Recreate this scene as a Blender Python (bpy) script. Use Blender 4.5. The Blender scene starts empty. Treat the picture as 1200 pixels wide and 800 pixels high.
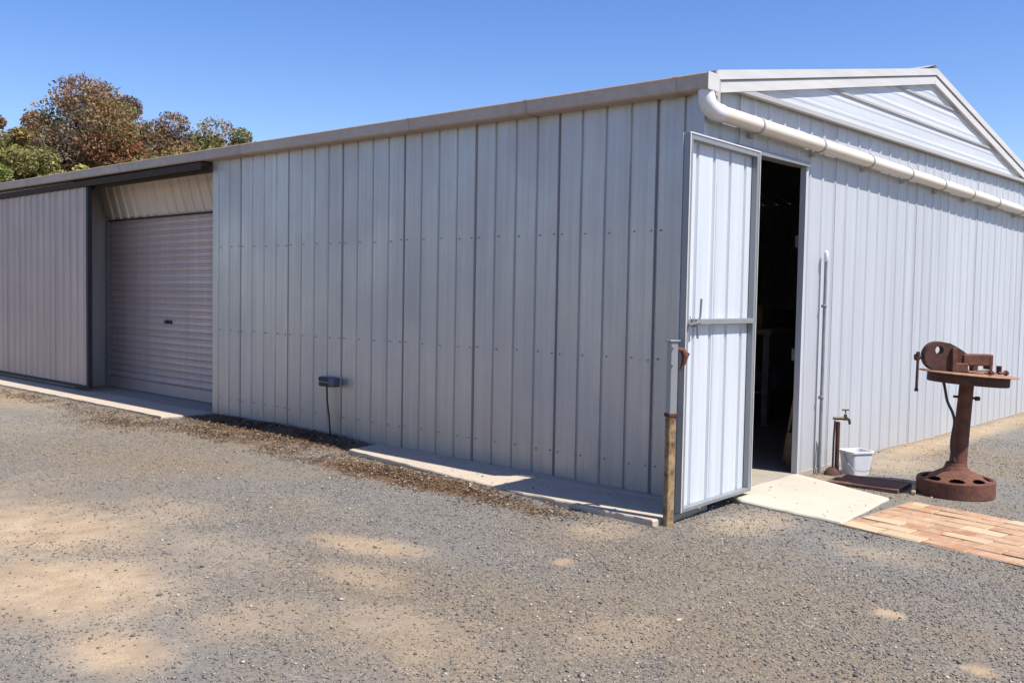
import bpy, math, random
import numpy as np
from mathutils import Matrix, Vector

random.seed(11)
RNG = np.random.default_rng(11)
SC = bpy.context.scene
COL = SC.collection

# ------------------------------------------------------------------ camera
YAW, PITCH, ROLL = math.radians(42.604), math.radians(-2.721), math.radians(1.03)
CAM_POS = Vector((-4.799, -2.957, 1.172))
cp, sp, cy, sy = math.cos(PITCH), math.sin(PITCH), math.cos(YAW), math.sin(YAW)
fw = Vector((cy * cp, sy * cp, sp)); rt = Vector((sy, -cy, 0)); up = rt.cross(fw)
r2 = math.cos(ROLL) * rt + math.sin(ROLL) * up
u2 = -math.sin(ROLL) * rt + math.cos(ROLL) * up
cam = bpy.data.cameras.new('camera'); cam_o = bpy.data.objects.new('camera', cam); COL.objects.link(cam_o)
cam.sensor_width = 36.0; cam.lens = 1118.44 / 1200 * 36; cam.clip_start = 0.05; cam.clip_end = 3000
m = Matrix.Identity(4)
for i in range(3):
    m[i][0], m[i][1], m[i][2], m[i][3] = r2[i], u2[i], -fw[i], CAM_POS[i]
cam_o.matrix_world = m
SC.camera = cam_o

# ------------------------------------------------------------------ light
TO_SUN = Vector((0.075, -0.6, 1.0)).normalized()
world = bpy.data.worlds.new('World'); SC.world = world; world.use_nodes = True
wn = world.node_tree.nodes; wl = world.node_tree.links; wn.clear()
sky = wn.new('ShaderNodeTexSky'); sky.sky_type = 'NISHITA'; sky.sun_disc = False
sky.sun_elevation = math.asin(TO_SUN.z); sky.sun_rotation = math.atan2(TO_SUN.x, TO_SUN.y)
sky.altitude = 100; sky.air_density = 1.0; sky.dust_density = 0.6; sky.ozone_density = 1.6
bg = wn.new('ShaderNodeBackground'); bg.inputs['Strength'].default_value = 0.15
wo = wn.new('ShaderNodeOutputWorld')
hs = wn.new('ShaderNodeHueSaturation'); hs.inputs['Saturation'].default_value = 1.32; hs.inputs['Value'].default_value = 0.78; hs.inputs['Hue'].default_value = 0.518
wl.new(sky.outputs[0], hs.inputs['Color']); wl.new(hs.outputs[0], bg.inputs[0]); wl.new(bg.outputs[0], wo.inputs[0])
sun = bpy.data.lights.new('sun', 'SUN'); sun.energy = 5.0; sun.angle = math.radians(0.53); sun.color = (1.0, 0.95, 0.87)
sun_o = bpy.data.objects.new('sun', sun); COL.objects.link(sun_o)
sun_o.rotation_euler = TO_SUN.to_track_quat('Z', 'Y').to_euler(); sun_o.location = (0, -6, 12)
vs = SC.view_settings; vs.view_transform = 'Standard'; vs.look = 'None'; vs.exposure = 0.64; vs.gamma = 1.0
vs.use_curve_mapping = False

# ------------------------------------------------------------------ material helpers
class NT:
    def __init__(s, name):
        s.m = bpy.data.materials.new(name); s.m.use_nodes = True
        s.n = s.m.node_tree.nodes; s.l = s.m.node_tree.links
        s.b = s.n['Principled BSDF']
        s.tc = s.n.new('ShaderNodeTexCoord'); s.geo = s.n.new('ShaderNodeNewGeometry')
        s.pos = s.geo.outputs['Position']
    def put(s, sock, v):
        if hasattr(v, 'is_linked'): s.l.new(v, sock)
        elif isinstance(v, (tuple, list)) and len(v) == 3 and sock.type == 'RGBA': sock.default_value = (*v, 1)
        else: sock.default_value = v
    def scale(s, vec, sc):
        k = s.n.new('ShaderNodeMapping'); s.put(k.inputs[0], vec); k.inputs['Scale'].default_value = sc
        return k.outputs[0]
    def noise(s, scale, detail=4, rough=.6, vec=None, out=0):
        k = s.n.new('ShaderNodeTexNoise'); s.put(k.inputs['Vector'], vec or s.pos)
        k.inputs['Scale'].default_value = scale; k.inputs['Detail'].default_value = detail
        k.inputs['Roughness'].default_value = rough
        return k.outputs[out]
    def voro(s, scale, vec=None, out='Color', feature='F1'):
        k = s.n.new('ShaderNodeTexVoronoi'); k.feature = feature; s.put(k.inputs['Vector'], vec or s.pos)
        k.inputs['Scale'].default_value = scale
        return k.outputs[out]
    def ramp(s, fac, stops, interp='LINEAR'):
        k = s.n.new('ShaderNodeValToRGB'); s.put(k.inputs[0], fac); e = k.color_ramp.elements
        k.color_ramp.interpolation = interp
        while len(e) < len(stops): e.new(.5)
        for el, (p, c) in zip(e, stops):
            el.position = p
            el.color = (*c, 1) if isinstance(c, (tuple, list)) else (c, c, c, 1)
        return k.outputs[0]
    def mix(s, fac, a, b, mode='MIX'):
        k = s.n.new('ShaderNodeMix'); k.data_type = 'RGBA'; k.blend_type = mode
        s.put(k.inputs[0], fac); s.put(k.inputs[6], a); s.put(k.inputs[7], b)
        return k.outputs[2]
    def math(s, op, a, b=0.0):
        k = s.n.new('ShaderNodeMath'); k.operation = op; s.put(k.inputs[0], a); s.put(k.inputs[1], b)
        return k.outputs[0]
    def bump(s, h, strength=.3, dist=.01):
        k = s.n.new('ShaderNodeBump'); k.inputs['Strength'].default_value = strength
        k.inputs['Distance'].default_value = dist; s.put(k.inputs['Height'], h)
        s.l.new(k.outputs[0], s.b.inputs['Normal'])
    def attr(s, name, out='Fac'):
        k = s.n.new('ShaderNodeAttribute'); k.attribute_name = name; return k.outputs[out]
    def objrand(s):
        return s.n.new('ShaderNodeObjectInfo').outputs['Random']
    def sep(s, vec):
        k = s.n.new('ShaderNodeSeparateXYZ'); s.put(k.inputs[0], vec); return k.outputs
    def fin(s, base=None, rough=None, metal=None, spec=None):
        for nm, v in (('Base Color', base), ('Roughness', rough), ('Metallic', metal), ('Specular IOR Level', spec)):
            if v is not None: s.put(s.b.inputs[nm], v)
        return s.m

M = {}
def mk_sheet_metal(name, col, metal=.4, rough=(.38, .55), dirt=0.0, dirtcol=(.42, .30, .18), streak_axis='z'):
    t = NT(name)
    st = t.scale(t.pos, (14, 14, .5) if streak_axis == 'z' else (.5, 14, 14))
    n1 = t.noise(1.0, 5, .65, st)
    n2 = t.noise(1.3, 4, .6)
    n3 = t.noise(46, 3, .6)
    c = t.mix(t.ramp(n1, [(.3, 0), (.7, 1)]), tuple(.86 * x for x in col), tuple(min(1, 1.08 * x) for x in col))
    c = t.mix(t.ramp(n2, [(.35, 0.0), (.7, .35)]), c, tuple(.86 * x for x in col))
    c = t.mix(t.math('MULTIPLY', t.ramp(n3, [(.4, 0), (.75, 1)]), .12), c, tuple(.7 * x for x in col))
    orr = t.math('ADD', t.math('MULTIPLY', t.objrand(), .10), .92)
    k = t.n.new('ShaderNodeVectorMath'); k.operation = 'SCALE'; t.put(k.inputs[0], c); t.put(k.inputs['Scale'], orr)
    c = k.outputs[0]
    if dirt:
        z = t.sep(t.pos)[2]
        f = t.ramp(t.math('ADD', z, t.math('MULTIPLY', t.noise(3.2, 5, .7), .35)), [(.12, 1), (.62, 0)])
        c = t.mix(t.math('MULTIPLY', f, dirt), c, dirtcol)
    t.bump(t.noise(5.0, 2, .5, t.scale(t.pos, (1, 1, .35))), .22, .03)
    return t.fin(c, t.ramp(n2, [(.3, rough[0]), (.7, rough[1])]), metal)
M['wall'] = mk_sheet_metal('galvanised_wall_sheet', (.492, .466, .458), .56, (.32, .48), .22, (.26, .20, .13))
M['gable'] = mk_sheet_metal('galvanised_gable_sheet', (.49, .51, .545), .22, (.45, .6), .22, (.40, .32, .20))
M['gable_h'] = mk_sheet_metal('galvanised_gable_top_sheet', (.60, .62, .65), .2, (.42, .6), 0, streak_axis='x')
M['slide'] = mk_sheet_metal('galvanised_sliding_door_sheet', (.53, .43, .38), .3, (.45, .6), .2, (.26, .20, .13))
M['doorin'] = mk_sheet_metal('galvanised_door_sheet', (.56, .60, .64), .14, (.5, .65), .0)
M['soffit'] = mk_sheet_metal('bounce_warmed_soffit_sheet', (.68, .58, .50), .1, (.6, .75))  # pale warm base colour carries the light bounced up under the soffit
M['roller'] = mk_sheet_metal('grey_roller_door', (.52, .42, .385), .35, (.4, .55), .1, (.2, .16, .12))
M['gutter'] = mk_sheet_metal('aged_gutter', (.46, .37, .30), .3, (.45, .6), 0, streak_axis='x')
M['galv'] = mk_sheet_metal('galvanised_tube', (.30, .31, .32), .45, (.4, .55))
M['barge'] = mk_sheet_metal('pale_barge_board', (.56, .55, .535), .05, (.5, .65), 0, streak_axis='x')
M['flash'] = mk_sheet_metal('weathered_flashing', (.42, .40, .385), .15, (.5, .65), 0, streak_axis='x')

def simple(name, col, rough=.6, metal=0, var=.15, sc=12, bump=.0, col2=None):
    t = NT(name); n = t.noise(sc, 5, .65)
    c2 = col2 or tuple(x * (1 - var * 2) for x in col)
    c = t.mix(t.ramp(n, [(.35, 0), (.68, 1)]), c2, col)
    if bump: t.bump(t.noise(sc * 4, 4, .7), bump, .01)
    return t.fin(c, rough, metal)
M['dark'] = simple('dark_frame_steel', (.03, .03, .035), .7)  # dark steel of the sliding door frame
M['trackmat'] = simple('shade_brown_track_steel', (.06, .042, .03), .95)  # brown darkened to carry the gutter's shadow over the track
M['pvc'] = simple('white_pvc', (.66, .62, .55), .35, 0, .04, 3, 0, (.63, .56, .45))
M['pvcw'] = simple('clean_white_plastic', (.66, .66, .66), .4, 0, .03, 3)
M['greypipe'] = simple('grey_conduit', (.22, .23, .24), .5)
M['screw'] = simple('dull_screw', (.33, .33, .34), .5, .5)
M['black'] = simple('black_rubber', (.02, .02, .022), .6)
M['boxgrey'] = simple('grey_plastic_box', (.16, .17, .19), .5)
M['lidblue'] = simple('dark_blue_plastic', (.07, .085, .13), .45)
M['brass'] = simple('tarnished_brass', (.10, .075, .05), .45, .6, .2, 60)
M['timber'] = simple('weathered_timber', (.40, .30, .19), .8, 0, .2, 25, .2)
M['beam'] = simple('purlin_galvanised', (.30, .30, .31), .6, .2)
M['sack'] = simple('brown_paper', (.22, .17, .115), .85, 0, .1, 10, .3)
M['cardboard'] = simple('cardboard', (.34, .24, .14), .85)
M['bluep'] = simple('blue_paint', (.03, .06, .16), .5)
M['whitebucket'] = simple('white_bucket_plastic', (.66, .66, .67), .45, 0, .05, 6)
M['steelgrey'] = simple('worn_tool_steel', (.26, .26, .27), .4, .6)

def mk_rust(name, a, b, c3, rough=.8):
    t = NT(name)
    n = t.noise(18, 6, .7); n2 = t.noise(90, 4, .7)
    c = t.mix(t.ramp(n, [(.33, 0), (.62, 1)]), a, b)
    c = t.mix(t.math('MULTIPLY', t.ramp(n2, [(.52, 0), (.72, 1)]), .6), c, c3)
    t.bump(n2, .35, .004)
    return t.fin(c, rough, .0, .3)
M['rust'] = mk_rust('dark_rust', (0.073, 0.029, 0.021), (0.144, 0.060, 0.040), (0.221, 0.091, 0.052))
M['rustdark'] = mk_rust('brown_black_rust', (0.043, 0.023, 0.019), (0.082, 0.038, 0.029), (0.144, 0.067, 0.043))
M['rustplate'] = mk_rust('dusty_rust_plate', (0.236, 0.117, 0.071), (0.332, 0.207, 0.142), (0.153, 0.062, 0.035))
M['rustpost'] = mk_rust('streaked_rusty_post', (.06, .03, .018), (.36, .25, .13), (.15, .06, .03))
M['rustgrate'] = mk_rust('red_brown_rusted_grate', (.09, .045, .035), (.17, .085, .06), (.24, .13, .09))

# gravel ground
t = NT('gravel_ground')
dirt = t.attr('dirt'); lit = t.attr('litter')
v1 = t.voro(95); v2 = t.voro(210)
gcol = t.ramp(t.sep(v1)[0], [(.0, (0.084, 0.076, 0.068)), (.4, (0.146, 0.129, 0.108)), (.75, (0.208, 0.176, 0.137)), (1, (0.333, 0.282, 0.207))])
gfine = t.ramp(t.sep(v2)[1], [(.0, (0.084, 0.075, 0.065)), (.5, (0.166, 0.143, 0.114)), (1, (0.299, 0.241, 0.167))])
gcol = t.mix(t.ramp(t.noise(6, 4), [(.4, 0), (.6, 1)]), gcol, gfine)
gcol = t.mix(t.ramp(t.noise(1.1, 5, .65), [(.36, .0), (.66, .7)]), gcol, (0.216, 0.163, 0.103))
gcol = t.mix(t.ramp(t.noise(.55, 3, .5, t.scale(t.pos, (1.3, .7, 1))), [(.42, .0), (.62, .6)]), gcol, (.160, .166, .165))
dcol = t.ramp(t.noise(7, 6, .7), [(.3, (0.294, 0.206, 0.123)), (.55, (0.396, 0.298, 0.191)), (.75, (0.475, 0.378, 0.254))])
dcol = t.mix(t.ramp(t.sep(v2)[0], [(.55, 0), (.95, .55)]), dcol, (0.208, 0.176, 0.143))
dm = t.math('ADD', dirt, t.math('MULTIPLY', t.math('SUBTRACT', t.noise(9, 6, .75), .5), .9))
gr = t.ramp(t.noise(330, 2, .6), [(.32, .62), (.5, 1.0), (.68, 1.35)])
gcol = t.mix(1.0, gcol, gr, 'MULTIPLY'); dcol = t.mix(.6, dcol, gr, 'MULTIPLY')
c = t.mix(t.ramp(dm, [(.18, 0), (.92, 1)]), gcol, dcol)
lcol = t.ramp(t.noise(60, 5, .7), [(.3, (0.048, 0.026, 0.014)), (.5, (0.109, 0.061, 0.032)), (.72, (0.218, 0.147, 0.083))])
lm = t.math('ADD', lit, t.math('MULTIPLY', t.math('SUBTRACT', t.noise(14, 5, .75), .5), .9))
c = t.mix(t.ramp(lm, [(.35, 0), (.65, 1)]), c, lcol)
h = t.math('ADD', t.math('MULTIPLY', t.voro(95, out='Distance'), -.6), t.math('MULTIPLY', t.noise(170, 5, .75), 1.2))
t.bump(h, .45, .010)
M['ground'] = t.fin(c, .95, 0, .2)
# loose stones
t = NT('gravel_stone')
ri = t.geo.outputs['Random Per Island']
c = t.ramp(ri, [(.0, (.105, .10, .098)), (.3, (.155, .145, .135)), (.55, (.20, .182, .16)), (.75, (.255, .22, .18)), (.9, (.32, .275, .22)), (1, (.46, .42, .35))])
M['stone'] = t.fin(t.mix(t.ramp(t.noise(70, 3), [(.4, 0), (.7, .3)]), c, (0.103, 0.085, 0.064)), .85, 0, .3)
# litter
t = NT('dry_leaf_litter')
ri = t.geo.outputs['Random Per Island']
M['litter'] = t.fin(t.ramp(ri, [(0, (.045, .03, .022)), (.35, (.12, .068, .04)), (.65, (.185, .12, .07)), (.85, (.25, .20, .145)), (1, (.36, .30, .22))]), .85, 0, .2)

def mk_concrete(name, col, stain=(.40, .33, .25)):
    t = NT(name)
    n = t.noise(2.2, 6, .65); n2 = t.noise(55, 4, .7)
    c = t.mix(t.ramp(n, [(.3, 0), (.7, 1)]), tuple(.86 * x for x in col), col)
    c = t.mix(t.math('MULTIPLY', t.ramp(t.noise(5, 6, .75), [(.55, 0), (.75, 1)]), .45), c, stain)
    c = t.mix(t.math('MULTIPLY', t.ramp(n2, [(.5, 0), (.75, 1)]), .25), c, tuple(.65 * x for x in col))
    t.bump(n2, .25, .004)
    return t.fin(c, .9, 0, .25)
M['conc'] = mk_concrete('pale_concrete', (.47, .43, .345), (.33, .28, .2))
M['conc2'] = mk_concrete('dusty_concrete', (.46, .39, .30), (.30, .23, .16))
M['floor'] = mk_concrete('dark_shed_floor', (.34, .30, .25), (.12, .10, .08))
# brick
t = NT('worn_pink_brick')
rr = t.objrand()
c = t.ramp(rr, [(0, (0.298, 0.145, 0.078)), (.25, (0.357, 0.197, 0.110)), (.45, (0.393, 0.250, 0.146)), (.65, (0.334, 0.163, 0.091)), (.85, (0.428, 0.308, 0.188)), (1, (0.440, 0.349, 0.224))])
nb = t.noise(28, 6, .7)
c = t.mix(t.ramp(nb, [(.45, 0), (.75, .5)]), c, (0.393, 0.314, 0.209))
c = t.mix(t.math('MULTIPLY', t.ramp(t.noise(7, 5, .7), [(.5, 0), (.7, 1)]), .4), c, (0.214, 0.117, 0.068))
c = t.mix(t.ramp(t.noise(11, 6, .75), [(.42, 0), (.68, .75)]), c, (.44, .335, .24))
t.bump(t.noise(110, 4, .7), .4, .004)
M['brick'] = t.fin(c, .9, 0, .2)
M['sand'] = simple('joint_sand', (.34, .25, .175), .95, 0, .2, 40, .3)
# foliage
def mk_leaf():
    t = NT('leaf')
    c = t.attr('col', 'Color')
    b = t.b; t.put(b.inputs['Base Color'], c); b.inputs['Roughness'].default_value = .6
    b.inputs['Specular IOR Level'].default_value = .25
    tr = t.n.new('ShaderNodeBsdfTranslucent'); t.put(tr.inputs[0], c)
    mx = t.n.new('ShaderNodeMixShader'); mx.inputs[0].default_value = .25
    t.l.new(b.outputs[0], mx.inputs[1]); t.l.new(tr.outputs[0], mx.inputs[2])
    t.l.new(mx.outputs[0], t.n['Material Output'].inputs[0])
    return t.m
M['leaf'] = mk_leaf()
M['bark'] = simple('grey_bark', (.22, .18, .15), .9, 0, .2, 9, .4)

# ------------------------------------------------------------------ mesh helpers
class MB:
    def __init__(s): s.v = []; s.f = []; s.sm = []
    def add(s, vs, fs, smooth=False):
        o = len(s.v); s.v += [tuple(v) for v in vs]
        s.f += [tuple(i + o for i in f) for f in fs]; s.sm += [smooth] * len(fs)
        return s
    def box(s, x0, x1, y0, y1, z0, z1, b=0.0, rot=None, at=(0, 0, 0)):
        if b <= 0:
            vs = [(x, y, z) for x in (x0, x1) for y in (y0, y1) for z in (z0, z1)]
            fs = [(0, 1, 3, 2), (4, 6, 7, 5), (0, 4, 5, 1), (2, 3, 7, 6), (0, 2, 6, 4), (1, 5, 7, 3)]
        else:
            vs, fs = cham(x0, x1, y0, y1, z0, z1, b)
        if rot is not None: vs = [tuple(rot @ Vector(v) + Vector(at)) for v in vs]
        return s.add(vs, fs)
    def tube(s, pts, rad, n=12, caps=True, smooth=True, sq=False):
        pts = [Vector(p) for p in pts]; rads = rad if isinstance(rad, (list, tuple)) else [rad] * len(pts)
        vs = []; ref = None
        for i, p in enumerate(pts):
            d = (pts[min(i + 1, len(pts) - 1)] - pts[max(i - 1, 0)]).normalized()
            if ref is None:
                ref = d.orthogonal().normalized()
            ref = (ref - d * ref.dot(d)).normalized(); bi = d.cross(ref)
            for k in range(n):
                a = 2 * math.pi * k / n
                vs.append(p + (ref * math.cos(a) + bi * math.sin(a)) * rads[i])
        fs = []
        for i in range(len(pts) - 1):
            for k in range(n):
                fs.append((i * n + k, i * n + (k + 1) % n, (i + 1) * n + (k + 1) % n, (i + 1) * n + k))
        s.add(vs, fs, smooth)
        if caps:
            s.add(vs[:n], [tuple(range(n))[::-1]]); s.add(vs[-n:], [tuple(range(n))])
        return s
    def lathe(s, prof, n=48, c=(0, 0, 0), smooth=True, skip=None):
        vs = []
        for (r, z) in prof:
            for k in range(n):
                a = 2 * math.pi * k / n; vs.append((c[0] + r * math.cos(a), c[1] + r * math.sin(a), c[2] + z))
        fs = []
        for i in range(len(prof) - 1):
            for k in range(n):
                if skip and skip(i, k): continue
                fs.append((i * n + k, i * n + (k + 1) % n, (i + 1) * n + (k + 1) % n, (i + 1) * n + k))
        return s.add(vs, fs, smooth)
    def build(s, name, mat, parent=None, **props):
        me = bpy.data.meshes.new(name); me.from_pydata(s.v, [], s.f); me.validate()
        if len(me.polygons) == len(s.sm): me.polygons.foreach_set('use_smooth', s.sm)
        me.materials.append(M[mat] if isinstance(mat, str) else mat); me.update()
        return link(name, me, parent, **props)
def cham(x0, x1, y0, y1, z0, z1, b):
    import itertools
    vs = []; idx = {}
    lo = (x0, y0, z0); hi = (x1, y1, z1)
    for sg in itertools.product((0, 1), repeat=3):
        for ax in range(3):
            p = []
            for a in range(3):
                e = hi[a] if sg[a] else lo[a]
                p.append(e if a == ax else e + (-b if sg[a] else b))
            idx[(sg, ax)] = len(vs); vs.append(tuple(p))
    fs = []
    for ax in range(3):
        o = [a for a in range(3) if a != ax]
        for s_ in (0, 1):
            q = []
            for c_ in ((0, 0), (1, 0), (1, 1), (0, 1)):
                sg = [0, 0, 0]; sg[ax] = s_; sg[o[0]] = c_[0]; sg[o[1]] = c_[1]; q.append(idx[(tuple(sg), ax)])
            fs.append(tuple(q))
        for c_ in itertools.product((0, 1), repeat=2):
            sgs = []
            for s_ in (0, 1):
                sg = [0, 0, 0]; sg[ax] = s_; sg[o[0]] = c_[0]; sg[o[1]] = c_[1]; sgs.append(tuple(sg))
            fs.append((idx[(sgs[0], o[0])], idx[(sgs[1], o[0])], idx[(sgs[1], o[1])], idx[(sgs[0], o[1])]))
    for sg in itertools.product((0, 1), repeat=3): fs.append(tuple(idx[(sg, a)] for a in range(3)))
    # consistent outward normals
    c = Vector(((x0 + x1) / 2, (y0 + y1) / 2, (z0 + z1) / 2)); out = []
    for f in fs:
        p = [Vector(vs[i]) for i in f]; n = (p[1] - p[0]).cross(p[2] - p[0]); mid = sum(p, Vector()) / len(p)
        out.append(f if n.dot(mid - c) > 0 else f[::-1])
    return vs, out
def link(name, me, parent=None, **props):
    o = bpy.data.objects.new(name, me); COL.objects.link(o)
    if parent: o.parent = parent
    for k, v in props.items(): o[k] = v
    return o
def empty(name, loc=(0, 0, 0), rz=0, **props):
    o = bpy.data.objects.new(name, None); COL.objects.link(o); o.location = loc; o.rotation_euler = (0, 0, rz)
    o.empty_display_size = .2
    for k, v in props.items(): o[k] = v
    return o
def dup(o, parent=None):
    c = o.copy(); COL.objects.link(c); c.parent = parent if parent else o.parent; return c

# value noise in numpy
_tab = RNG.random((256, 256))
def vnoise(x, y):
    xi = np.floor(x).astype(int); yi = np.floor(y).astype(int); fx = x - xi; fy = y - yi
    fx = fx * fx * (3 - 2 * fx); fy = fy * fy * (3 - 2 * fy)
    g = lambda a, b: _tab[a % 256, b % 256]
    return (g(xi, yi) * (1 - fx) * (1 - fy) + g(xi + 1, yi) * fx * (1 - fy) + g(xi, yi + 1) * (1 - fx) * fy + g(xi + 1, yi + 1) * fx * fy)
def fbm(x, y, s, o=4):
    r = 0; a = .5; t_ = 0
    for i in range(o): r = r + a * vnoise(x * s + 17.3 * i, y * s + 9.1 * i); t_ += a; a *= .5; s *= 2.03
    return r / t_

# ------------------------------------------------------------------ ground
GZ = -0.038
SHED_L, SHED_W = 13.6, 7.02
#          x      y      rx    ry   rot  amount
PATCH = [(-3.1, 1.3, .95, 1.3, 0, .42), (-3.5, 1.6, .6, .9, 0, .6), (-2.5, 1.0, .35, .6, 0, .45), (-2.9, 3.2, .9, .5, 0, .4), (-1.6, 1.6, .3, .7, 0, .3), (-2.9, .1, .35, .3, 0, .5), (-2.95, 2.0, .55, .75, 10, .9), (-3.2, .95, .42, .62, 0, 1.0), (-3.38, .15, .18, .28, 0, .9), (-2.3, 1.9, .4, .5, 0, .55),
         (-1.92, .62, .16, .34, 20, .85), (-2.25, .25, .16, .26, 0, .6), (-1.45, -.22, .05, .06, 0, 1.2), (-1.09, -1.57, .05, .055, 0, 1.3),
         (-1.45, -2.01, .045, .06, 0, 1.2), (-.15, -.45, .35, .22, 0, .6), (-2.6, -.4, .3, .5, 0, .5), (-.85, .0, .22, .2, 0, .6),
         (-1.0, 8.6, .45, 2.2, 0, .55), (-1.7, 6.0, .8, 1.5, 0, .35), (-2.05, -.95, .35, .18, 0, .4), (-.25, -1.2, .2, .35, 0, .45),
         (4.6, -.14, 3.2, .16, 0, .7), (2.3, -.3, .5, .3, 0, .6), (5.5, -1.3, 1.6, .35, 0, .5), (-3.2, 4.3, .7, .9, 0, .4)]
LITTER = [(-.72, 1.75, .18, 1.05, 0, .9), (-.75, .62, .15, .35, 0, .55), (-.2, 4.1, .33, 1.35, 0, 1.0), (-.62, 4.0, .22, 1.5, 0, .55), (-.72, 8.0, .16, 2.0, 0, .42), (-.85, 5.5, .3, .7, 0, .4)]
def mask(x, y, items):
    r = np.zeros_like(x)
    for (cx, cyy, rx, ry, ro, am) in items:
        a = math.radians(ro); dx = x - cx; dy = y - cyy
        u = (dx * math.cos(a) + dy * math.sin(a)) / rx; v = (-dx * math.sin(a) + dy * math.cos(a)) / ry
        r = np.maximum(r, am * np.exp(-(u * u + v * v) ** 1.3 * .8))
    return r
def gheight(x, y):
    z = GZ + .018 * (fbm(x, y, 1.3) - .5) + .02 * (fbm(x + 40, y, .35) - .5)
    z = z + .035 * np.exp(-((x + .1) / .22) ** 2) * np.clip((y - 2.75) / .3, 0, 1) * np.clip((5.5 - y) / .3, 0, 1)
    z = z + .020 * np.exp(-((x + .60) / .13) ** 2) * (np.clip((2.9 - y) / .3, 0, 1) * np.clip((y - .5) / .5, 0, 1) + np.clip((y - 5.4) / .3, 0, 1)) * (.4 + 1.1 * fbm(x, y, 2.5))
    z = z + .028 * mask(x, y, LITTER) * (fbm(x, y, 9) - .2)
    u_ = (x - .112) * .986 + (y + .853) * -.166; v_ = (x - .112) * -.166 + (y + .853) * -.986
    side = np.where(u_ < 0, u_, np.maximum(u_ - .9, 0)); on = np.clip((v_ + .75) / .1, 0, 1) * np.clip((3.4 - v_) / .2, 0, 1)
    z = z + .017 * np.exp(-(side / .14) ** 2) * on * (.5 + 1.0 * fbm(x, y, 3.3))
    z = z + .03 * np.exp(-((y + .02) / .2) ** 2) * np.clip((x - 1.9) / .5, 0, 1)
    return z
def axis(lo, hi, step, far):
    a = list(np.arange(lo, hi + 1e-6, step)); d = step
    while a[-1] < far: d *= 1.35; a.append(a[-1] + d)
    d = step
    while a[0] > -far: d *= 1.35; a.insert(0, a[0] - d)
    return np.array(a)
gx = axis(-5.2, 8.0, .055, 900); gy = axis(-4.0, 12.0, .06, 900)
X, Y = np.meshgrid(gx, gy, indexing='ij'); Z = gheight(X, Y)
inside = (X > .08) & (X < SHED_W - .08) & (Y > .08) & (Y < SHED_L - .08); Z[inside] = -.16
nx, ny = X.shape
vid = np.arange(nx * ny).reshape(nx, ny)
quads = np.stack([vid[:-1, :-1], vid[1:, :-1], vid[1:, 1:], vid[:-1, 1:]], -1).reshape(-1, 4)
def np_mesh(name, co, faces):
    me = bpy.data.meshes.new(name); k = faces.shape[1]
    me.vertices.add(len(co)); me.vertices.foreach_set('co', np.ascontiguousarray(co, np.float32).ravel())
    me.loops.add(faces.size); me.loops.foreach_set('vertex_index', np.ascontiguousarray(faces, np.int32).ravel())
    me.polygons.add(len(faces)); me.polygons.foreach_set('loop_start', np.arange(0, faces.size, k, dtype=np.int32))
    me.update(calc_edges=True); return me
me = np_mesh('ground', np.stack([X, Y, Z], -1).reshape(-1, 3), quads)
me.polygons.foreach_set('use_smooth', [True] * len(me.polygons))
for nm, it in (('dirt', PATCH), ('litter', LITTER)):
    a = me.attributes.new(nm, 'FLOAT', 'POINT'); a.data.foreach_set('value', mask(X, Y, it).ravel().astype(np.float32))
me.materials.append(M['ground'])
link('ground', me, kind='structure', label='grey gravel yard with tan dirt patches')

# concrete
def slab(name, poly, z0, z1, mat, label, chunk=.12, jag=.0, tilt=None):
    """irregular concrete slab with a slightly broken outline and a worn top arris"""
    pts = []
    for i in range(len(poly)):
        a = Vector(poly[i]); b = Vector(poly[(i + 1) % len(poly)]); n = max(1, int((b - a).length / chunk))
        d = (b - a); nrm = Vector((d.y, -d.x)).normalized()
        for k in range(n):
            p = a + d * (k / n)
            if k: p = p + nrm * random.uniform(-jag, jag)
            pts.append(p)
    n = len(pts); c = sum(pts, Vector((0, 0))) / n; e = .008
    def inset(p): q = c - p; return p + q.normalized() * e
    zt = lambda p: z1 + (tilt(p) if tilt else 0)
    vs = [(p.x, p.y, z0) for p in pts] + [(p.x, p.y, zt(p) - e) for p in pts] + [(inset(p).x, inset(p).y, zt(p)) for p in pts]
    fs = []
    for i in range(n):
        j = (i + 1) % n
        fs += [(i, j, n + j, n + i), (n + i, n + j, 2 * n + j, 2 * n + i)]
    fs.append(tuple(range(2 * n, 3 * n)))
    b = MB(); b.add(vs, fs)
    return b.build(name, mat, kind='structure', label=label)
slab('concrete_apron', [(-.51, 13.0), (-.495, 5.42), (-.3, 5.36), (-.004, 5.36), (-.004, 13.0)], -.2, -.004, 'conc2', 'long concrete apron strip before the roller door', .09, .007)
slab('concrete_strip', [(-.36, 2.78), (-.56, 1.0), (-.585, -.12), (-.33, -.13), (-.004, -.1), (-.004, 2.85)], -.2, -.004, 'conc2', 'concrete strip at the foot of the corrugated side wall', .06, .010)
slab('concrete_slab', [(.228, -.19), (.119, -.845), (.968, -.775), (1.30, -.012), (.36, -.012)], -.2, -.004, 'conc', 'pale concrete slab outside the open door', .07, .005)
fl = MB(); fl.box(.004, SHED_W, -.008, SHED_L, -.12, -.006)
fl.build('shed_floor', 'floor', kind='structure', label='dark concrete floor inside the shed')

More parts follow.
